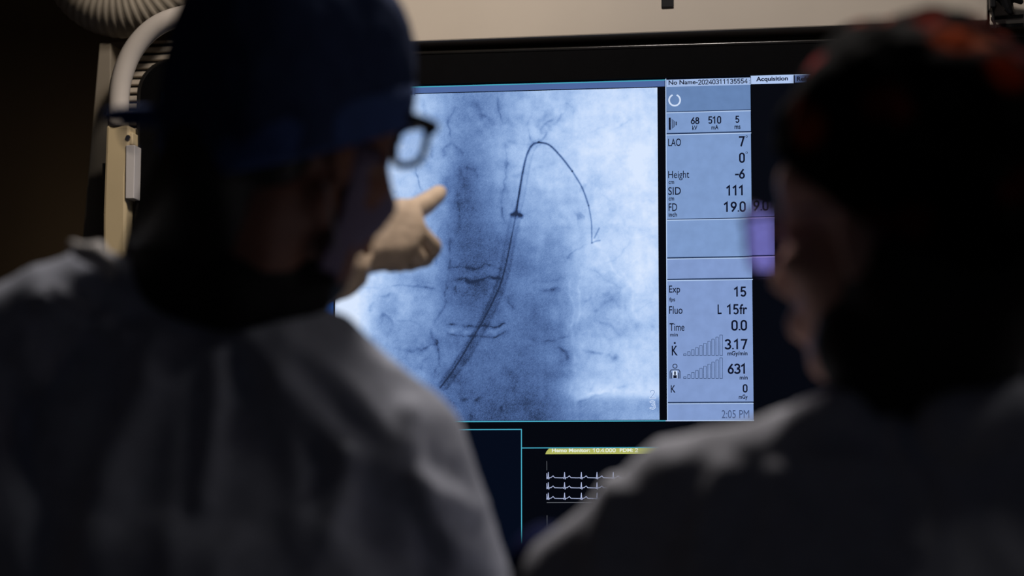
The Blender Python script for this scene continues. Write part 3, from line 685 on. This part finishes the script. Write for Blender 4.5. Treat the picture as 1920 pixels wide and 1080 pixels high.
def person_body(head_M, neckbase, arms, base, m, label):
    bm = bmesh.new(); head_prims(bm, head_M, True)
    nb = Vector(neckbase); top = head_M@Vector((0, -.025, -.05))
    chain(bm, [(top, .052), (nb+Vector((0, 0, -.02)), .058)])
    c = Vector((nb.x, nb.y, 0))
    hull(bm, [(c+Vector((-.14, 0, nb.z-.12)), .045), (c+Vector((.14, 0, nb.z-.12)), .045), (nb+Vector((0, 0, -.06)), .05)])
    hull(bm, [(c+Vector((0, 0, nb.z-.2)), (.16, .085, .10)), (c+Vector((0, 0, nb.z-.45)), (.13, .08, .08))])
    hull(bm, [(c+Vector((0, 0, nb.z-.45)), (.13, .08, .08)), (c+Vector((0, 0, nb.z-.60)), (.155, .095, .08))])
    for s in (-1, 1):
        chain(bm, [(c+Vector((s*.085, 0, nb.z-.62)), .075), (c+Vector((s*.095, .01, (nb.z-.6)*.56)), .052), (c+Vector((s*.095, -.01, .09)), .036)])
        chain(bm, [(c+Vector((s*.095, -.01, .07)), .034), (c+Vector((s*.10, .12, .05)), .028)])
    for arm in arms: chain(bm, arm)
    me = fuse(bm, 0.0065, 3); shift(me, base)
    o = link('person', me, m); o.location = base
    return tag(o, label, 'person')
def shoes(parent, base, neckbase):
    for s in (-1, 1):
        bm = bmesh.new(); c = Vector((neckbase.x+s*.097, neckbase.y, 0))
        hull(bm, [(c+Vector((0, -.05, .05)), (.042, .05, .05)), (c+Vector((0, .03, .045)), (.045, .05, .045)), (c+Vector((.005*s, .15, .035)), (.045, .05, .034))])
        me = fuse(bm, .008, 2); a = coords(me); a[:, 2] = np.maximum(a[:, 2], 0.001); setco(me, a); shift(me, base)
        link('shoe', me, M_shoe, parent)

# ---- left person --------------------------------------------------------------
DL = 1.86
HL = pix(548, 262, DL)
yaw, roll, pit = -math.radians(46), math.radians(5), math.radians(-4)
ML = Matrix.Translation(HL) @ Matrix.Rotation(roll, 4, 'Y') @ Matrix.Rotation(yaw, 4, 'Z') @ Matrix.Rotation(pit, 4, 'X')
nbL = pix(450, 590, 1.89); baseL = Vector((nbL.x, nbL.y, 0))
shR, elR, wrR = pix(742, 842, 1.86), pix(882, 1200, 1.85), Vector((-.16, 2.10, 1.02))
shL, elL, wrL = pix(140, 640, 1.90), pix(240, 640, 2.12), pix(655, 470, 2.21)
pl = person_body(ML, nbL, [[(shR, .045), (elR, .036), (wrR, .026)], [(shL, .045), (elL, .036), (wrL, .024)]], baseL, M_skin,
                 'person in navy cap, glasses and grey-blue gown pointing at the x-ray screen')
shoes(pl, baseL, nbL)
# gown
bm = bmesh.new()
A_, B_ = pix(430, 690, 1.88), pix(585, 700, 1.87)
hull(bm, [(A_, .060), (B_, .056), (pix(330, 690, 1.88), .055), (shR, .058), (shL+Vector((.02, 0, -.01)), .058), (Vector((nbL.x, nbL.y, 1.12)), (.20, .12, .05))])
hull(bm, [(Vector((nbL.x, nbL.y, 1.2)), (.20, .12, .05)), (Vector((nbL.x, nbL.y, .85)), (.21, .15, .05))])
hull(bm, [(Vector((nbL.x, nbL.y, .85)), (.21, .15, .05)), (Vector((nbL.x, nbL.y, .40)), (.25, .20, .03))])
chain(bm, [(shR, .060), (elR, .054), (wrR, .045)])
chain(bm, [(shL, .064), (elL, .056), (wrL+(elL-wrL)*.12, .040)])
chain(bm, [(pix(30, 640, 1.87), .050), (pix(110, 590, 1.87), .042), (pix(190, 545, 1.88), .036), (pix(280, 590, 1.88), .040)])
chain(bm, [(pix(30, 640, 1.87), .050), (pix(-60, 720, 1.87), .055), (pix(-40, 900, 1.86), .05), (pix(100, 1100, 1.86), .06)])
gm = fuse(bm, .0075, 7)
ridge_disp(gm, [([(430, 610), (520, 700), (640, 840), (760, 900), (900, 980)], 1.78, .012, .010), ([(640, 840), (650, 920), (600, 1040)], 1.78, .011, .008),
                ([(408, 640), (412, 740), (400, 860), (380, 1000)], 1.78, .009, .007), ([(300, 600), (280, 720), (210, 900), (180, 1060)], 1.78, .016, .008),
                ([(480, 610), (600, 690), (700, 790), (760, 880)], 1.80, .012, .008), ([(760, 740), (770, 850), (800, 960), (880, 1060)], 1.82, .010, .010),
                ([(60, 560), (140, 590), (230, 600)], 1.82, .010, .012), ([(20, 640), (60, 680), (70, 740)], 1.82, .012, .010), ([(180, 600), (230, 630), (250, 660)], 1.82, .010, .010),
                ([(500, 700), (560, 860), (560, 1060)], 1.76, .014, .006)], .007, 1.7)
shift(gm, baseL); gown = link('gown', gm, M_gown, pl)
# gown tie knot on the near shoulder
bm = bmesh.new(); chain(bm, [(pix(150, 470, 1.84), .008), (pix(178, 478, 1.84), .011), (pix(198, 492, 1.84), .009), (pix(206, 512, 1.84), .007)]); chain(bm, [(pix(160, 475, 1.84), .007), (pix(136, 458, 1.845), .005)])
chain(bm, [(pix(178, 478, 1.84), .009), (pix(186, 462, 1.845), .006)])
me = fuse(bm, .003, 2); shift(me, baseL); link('gown_tie', me, M_tie, gown)
# black collar and hair
bm = bmesh.new()
hull(bm, [(pix(560, 545, 1.86), .030), (pix(440, 555, 1.83), .034), (pix(330, 530, 1.86), .036), (pix(290, 490, 1.90), .030), (pix(600, 510, 1.93), .026), (pix(420, 520, 2.0), .03), (pix(300, 430, 1.90), .028), (pix(560, 470, 1.88), .030), (pix(430, 420, 1.84), .030)])
me = fuse(bm, .006, 5); ridge_disp(me, [], .003, 4.0, .0015); shift(me, baseL); link('neck_collar', me, M_collar, pl)
bm = bmesh.new()
hull(bm, [((0, -.075, -.03), (.050, .030, .040)), ((.0, -.05, .01), (.070, .055, .03)), ((-.045, -.04, -.03), (.03, .04, .04)), ((.045, -.045, -.02), (.028, .03, .035))], ML)
hull(bm, [(ML@Vector((0, -.08, -.04)), .045), (pix(300, 440, 1.88), .030), (pix(420, 470, 1.84), .034), (pix(340, 400, 1.88), .034)])
me = fuse(bm, .005, 4); shift(me, baseL); link('hair', me, M_hair, pl)
# cap
bm = capdome(ML, (.090, .106, .128), (0, -.012, .036), (-.004, .50), 2.5, .004, 2.0)
cap = solid(bmobj('surgical_cap', bm, M_cap, pl, smooth=True, sub=baseL), .0015)
# band: strip following the cap edge
def band(M, radii, centre, plane, power, h, out, m, parent, base, tilt=0.0):
    bm = bmesh.new(); rows = []
    for j in range(5):
        row = []
        for k in range(72):
            a = 2*math.pi*k/72; dx, dy = math.cos(a), math.sin(a)
            # walk down to the plane z = p0 + p1*y (+ offset)
            z = plane[0]
            for _ in range(12):
                zz = (z-centre[2])/radii[2]; s = max(1-abs(zz)**power, .05)**(1/power)
                kk = (abs(dx)**power+abs(dy)**power)**(-1/power)
                x, y = dx*radii[0]*kk*s+centre[0], dy*radii[1]*kk*s+centre[1]
                z = plane[0]+plane[1]*y + h*(j/4-.12)
            o = out*(1-(j/2-1)**4*.7)*(1+.25*mnoise.noise(Vector((a*6, j, 2))))
            row.append(bm.verts.new(M@Vector((x+dx*o, y+dy*o, z))))
        rows.append(row)
    for j in range(4):
        for k in range(72): bm.faces.new((rows[j][k], rows[j][(k+1) % 72], rows[j+1][(k+1) % 72], rows[j+1][k]))
    return solid(bmobj('cap_band', bm, m, parent, smooth=True, sub=base), .0015)
band(ML, (.090, .106, .128), (0, -.012, .036), (-.004, .50), 2.5, .040, .0025, M_capb, cap, baseL)
bm = bmesh.new()
tube(bm, [pix(*p) for p in ((335, 222, 1.84), (300, 214, 1.835), (250, 212, 1.83), (215, 216, 1.83), (190, 216, 1.832))], [.006, .0075, .0065, .007, .0035], 10, flat=0.5)
tube(bm, [pix(*p) for p in ((330, 232, 1.84), (270, 224, 1.835), (235, 230, 1.83), (228, 238, 1.83))], [.005, .006, .005, .003], 10, flat=0.5)
tube(bm, [pix(*p) for p in spline([(232, 222, 1.83, ), (228, 245, 1.832), (236, 268, 1.834), (255, 282, 1.836)], 4)], .0018, 8)
bmobj('cap_tie', bm, M_capb, cap, smooth=True, sub=baseL)
# mask shell
def facemask(M, parent, base, m):
    bm = bmesh.new(); rows = []; na, nb_ = 28, 14
    for i in range(na+1):
        a = math.radians(-80+160*i/na); row = []
        for j in range(nb_+1):
            t = j/nb_; z = .002-.114*t
            bulge = math.sin(math.pi*min(1, t*1.0+.12))
            rx = .062+.004*bulge-.016*t*t; ry = .080+.034*math.exp(-((t-.34)/.30)**2)*max(0, math.cos(a))**6 + .004*bulge - .022*t**2.5
            pl_ = .0012*math.sin(t*math.pi*8)
            row.append(bm.verts.new(M@Vector(((rx+pl_)*math.sin(a), .004+(ry+pl_)*math.cos(a), z))))
        rows.append(row)
    for i in range(na):
        for j in range(nb_): bm.faces.new((rows[i][j], rows[i+1][j], rows[i+1][j+1], rows[i][j+1]))
    o = solid(bmobj('face_mask', bm, m, parent, smooth=True, sub=base), .0016)
    for s in (1, -1):
        for z0, z1 in ((-.016, .0), (-.095, -.045)):
            lb = bmesh.new(); tube(lb, [M@Vector(p) for p in spline([(s*.060, .018, z0), (s*.071, .0, (z0+z1)/2), (s*.080, -.020, z1)], 5)], .0016, 8)
            bmobj('ear_loop', lb, M_loop, o, smooth=True, sub=base)
    return o
facemask(ML, pl, baseL, M_mask)
glasses(ML, pl, baseL, M_frame, M_lens, .0014, fr=.0034, zc=.019, lens_h=.035)
# pointing gloved hand (left hand seen from its back)
H = lambda x, y, d, r: (pix(x, y, d), r)
bm = bmesh.new()
w1, w2 = H(672, 436, 2.245, .024), H(662, 478, 2.225, .024)
mi, mm_, mr, mp = H(764, 399, 2.300, .0142), H(774, 430, 2.283, .0132), H(764, 460, 2.267, .0124), H(738, 481, 2.251, .0114)
pb = bmesh.new(); grow = lambda h, k=.003: (h[0], h[1]+k)
hull(pb, [grow(w1, 0), grow(w2, 0), H(722, 404, 2.272, .018), grow(mi), grow(mm_), grow(mr), grow(mp)])
pm = fuse(pb, .003, 26); bm.from_mesh(pm); bpy.data.meshes.remove(pm)
chain(bm, [mi, H(794, 385, 2.338, .0125), H(811, 372, 2.360, .0112), H(823, 362, 2.380, .0098)])
chain(bm, [mm_, H(809, 463, 2.298, .0122), H(795, 485, 2.322, .0108), H(768, 478, 2.325, .0088)])
chain(bm, [mr, H(784, 486, 2.276, .0104), H(764, 494, 2.304, .0094), H(746, 486, 2.310, .0085)])
chain(bm, [mp, H(752, 495, 2.258, .0094), H(732, 497, 2.288, .0085), H(718, 490, 2.292, .0078)])
chain(bm, [H(690, 420, 2.255, .018), H(720, 400, 2.300, .0135), H(748, 404, 2.328, .0115), H(768, 414, 2.338, .0095)])
# cuff
chain(bm, [(w1[0], .024), H(648, 478, 2.215, .027), H(634, 512, 2.195, .029)]); chain(bm, [(w2[0], .024), H(640, 505, 2.20, .030)])
me = fuse(bm, .0022, 7)
a = coords(me); nr = normals(me)
for i in range(len(a)): a[i] += nr[i]*.0007*mnoise.noise(Vector(a[i])*90)
setco(me, a); shift(me, baseL); link('glove', me, M_glove, pl)['label'] = 'cream latex glove on the pointing hand'

# ---- right person -------------------------------------------------------------
DR = 1.60
HR = pix(1690, 418, DR)
MR = Matrix.Translation(HR) @ Matrix.Rotation(math.radians(-2), 4, 'Y') @ Matrix.Rotation(math.radians(50), 4, 'Z')
nbR = pix(1765, 740, 1.63); baseR = Vector((nbR.x, nbR.y, 0))
sL_, eL_, wL_ = pix(1290, 935, 1.62), pix(1075, 1100, 1.68), Vector((.12, 2.02, 1.08))
sR_, eR_, wR_ = pix(2110, 960, 1.62), pix(2200, 1500, 1.62), Vector((.42, 1.92, .98))
pr = person_body(MR, nbR, [[(sL_, .036), (eL_, .032), (wL_, .025)], [(sR_, .040), (eR_, .034), (wR_, .025)]], baseR, M_skin2,
                 'person in dark orange-printed cap and grey gown, close on the right')
shoes(pr, baseR, nbR)
bm = bmesh.new()
hull(bm, [(pix(1770, 850, 1.62), .052), (pix(1610, 835, 1.61), .040), (pix(1420, 900, 1.61), .044), (sL_, .044), (sR_, .055), (pix(1930, 850, 1.62), .048), (Vector((nbR.x, nbR.y, 1.05)), (.17, .11, .05))])
hull(bm, [(Vector((nbR.x, nbR.y, 1.08)), (.175, .11, .05)), (Vector((nbR.x, nbR.y, .80)), (.20, .145, .05))])
hull(bm, [(Vector((nbR.x, nbR.y, .80)), (.20, .145, .05)), (Vector((nbR.x, nbR.y, .36)), (.235, .19, .03))])
chain(bm, [(sL_, .046), (eL_, .044), (wL_, .038)]); chain(bm, [(sR_, .056), (eR_, .050), (wR_, .042)])
chain(bm, [(pix(1470, 850, 1.60), .024), (pix(1550, 785, 1.585), .020), (pix(1602, 750, 1.58), .014)])
chain(bm, [(pix(1600, 752, 1.58), .011), (pix(1615, 800, 1.58), .014)])
chain(bm, [(pix(1780, 800, 1.56), .026), (pix(1880, 770, 1.57), .024), (pix(1980, 800, 1.58), .03)])
gm = fuse(bm, .0068, 5)
ridge_disp(gm, [([(1650, 770), (1700, 870), (1725, 950), (1690, 1075)], 1.52, .010, .010), ([(1380, 860), (1330, 960), (1310, 1070)], 1.55, .012, .008), ([(1180, 900), (1140, 1000), (1120, 1080)], 1.56, .012, .007),
                ([(1500, 850), (1560, 870), (1640, 860)], 1.54, .009, .007), ([(1460, 860), (1450, 960), (1430, 1070)], 1.54, .010, .006)], .006, 5.1)
shift(gm, baseR); link('gown', gm, M_gown2, pr)
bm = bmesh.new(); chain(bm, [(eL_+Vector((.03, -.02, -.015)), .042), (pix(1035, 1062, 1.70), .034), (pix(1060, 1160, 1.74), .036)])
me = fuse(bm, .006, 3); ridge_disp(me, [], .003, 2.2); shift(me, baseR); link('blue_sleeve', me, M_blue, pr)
# hair and nape
bm = bmesh.new()
hull(bm, [((0, -.06, -.02), (.066, .05, .05)), ((-.045, -.02, -.045), (.030, .045, .05)), ((.045, -.03, -.04), (.030, .04, .05))], MR)
hull(bm, [(MR@Vector((0, -.065, -.04)), .050), (pix(1620, 640, 1.58), .040), (pix(1800, 650, 1.60), .055), (pix(1720, 720, 1.62), .062)])
me = fuse(bm, .006, 4); shift(me, baseR); link('hair', me, M_hair, pr)
# printed bouffant cap
CR, CC = (.093, .112, .122), (0, -.018, .030)
bm = capdome(MR, CR, CC, (.008, .70), 2.02, .010, 5.0)
# gathered pouch at the back
me = bpy.data.meshes.new('c'); bm.to_mesh(me); bm.free()
a = coords(me); n = len(a); Mi = MR.inverted()
capcol = np.tile(np.array((.0035, .0035, .004)), (n, 1))
rr = random.Random(3); blobs = []
def onpx(x, y): return np.array(pix(x, y, 1.52)[:])
fixed = [((1520, 245), .016, (.50, .075, .012)), ((1500, 205), .011, (.22, .03, .01)), ((1790, 70), .017, (.55, .075, .012)), ((1740, 45), .013, (.35, .03, .012)), ((1840, 80), .009, (.5, .12, .05)), ((1524, 120), .010, (.42, .05, .05)),
         ((1885, 135), .016, (.45, .045, .01)), ((1915, 110), .010, (.3, .02, .02)), ((1655, 195), .015, (.16, .016, .008)), ((1690, 215), .010, (.16, .016, .008)), ((1710, 415), .014, (.10, .010, .007)), ((1610, 480), .013, (.09, .012, .006)), ((1915, 350), .016, (.16, .012, .008))]
vw = (a-np.array(CAM)); ppx = 960+FPX*vw[:, 0]/(vw@np.array(FWD)); ppy = 540-FPX*(vw@np.array(UPV))/(vw@np.array(FWD))
cen = np.array((MR@Vector(CC))[:]); facing = ((a-cen)*(a-np.array(CAM))).sum(1) < 0.004
for (x, y), r, c in fixed:
    idx = np.where(facing)[0]; j = idx[np.argmin((ppx[idx]-x)**2+(ppy[idx]-y)**2)]; blobs.append((a[j], r, c))
for _ in range(40):
    j = rr.randrange(n)
    if not facing[j]: blobs.append((a[j], rr.uniform(.008, .017), rr.choice([(.45, .06, .012), (.3, .03, .012), (.10, .10, .09)])))
for _ in range(26):
    j = rr.randrange(n); blobs.append((a[j], rr.uniform(.006, .012), (.022, .022, .021)))
for c0, r, c in blobs:
    q = a-c0; wob = np.array([mnoise.noise(Vector(v)*70+Vector((r*900, 0, 0))) for v in a]) if False else 0
    dd = np.linalg.norm(q*np.array((1, 1, 1.15)), axis=1); wgt = 1/(1+np.exp((dd-r)/(r*.10)))
    capcol = capcol*(1-wgt[:, None])+np.array(c)*wgt[:, None]
at = me.color_attributes.new('print', 'FLOAT_COLOR', 'POINT'); at.data.foreach_set('color', np.concatenate([capcol, np.ones((n, 1))], 1).ravel().astype(np.float32))
m, N, L, P = nodemat('printed cap cloth'); an = N.new('ShaderNodeAttribute'); an.attribute_name = 'print'
L.new(an.outputs['Color'], P.inputs['Base Color']); P.inputs['Roughness'].default_value = .95; P.inputs['Specular IOR Level'].default_value = .06
shift(me, baseR); me.shade_smooth(); cap2 = solid(link('bouffant_cap', me, m, pr), .0015); cap2['label'] = 'black cap printed with orange and red flowers'
glasses(MR, pr, baseR, mat('lilac clear frame', (.20, .14, .24), .3, .05, 30), M_lens2, .0014, lens_w=.047, lens_h=.051, wedge=.018, fr=.0011, zc=-.004, yf=.106)
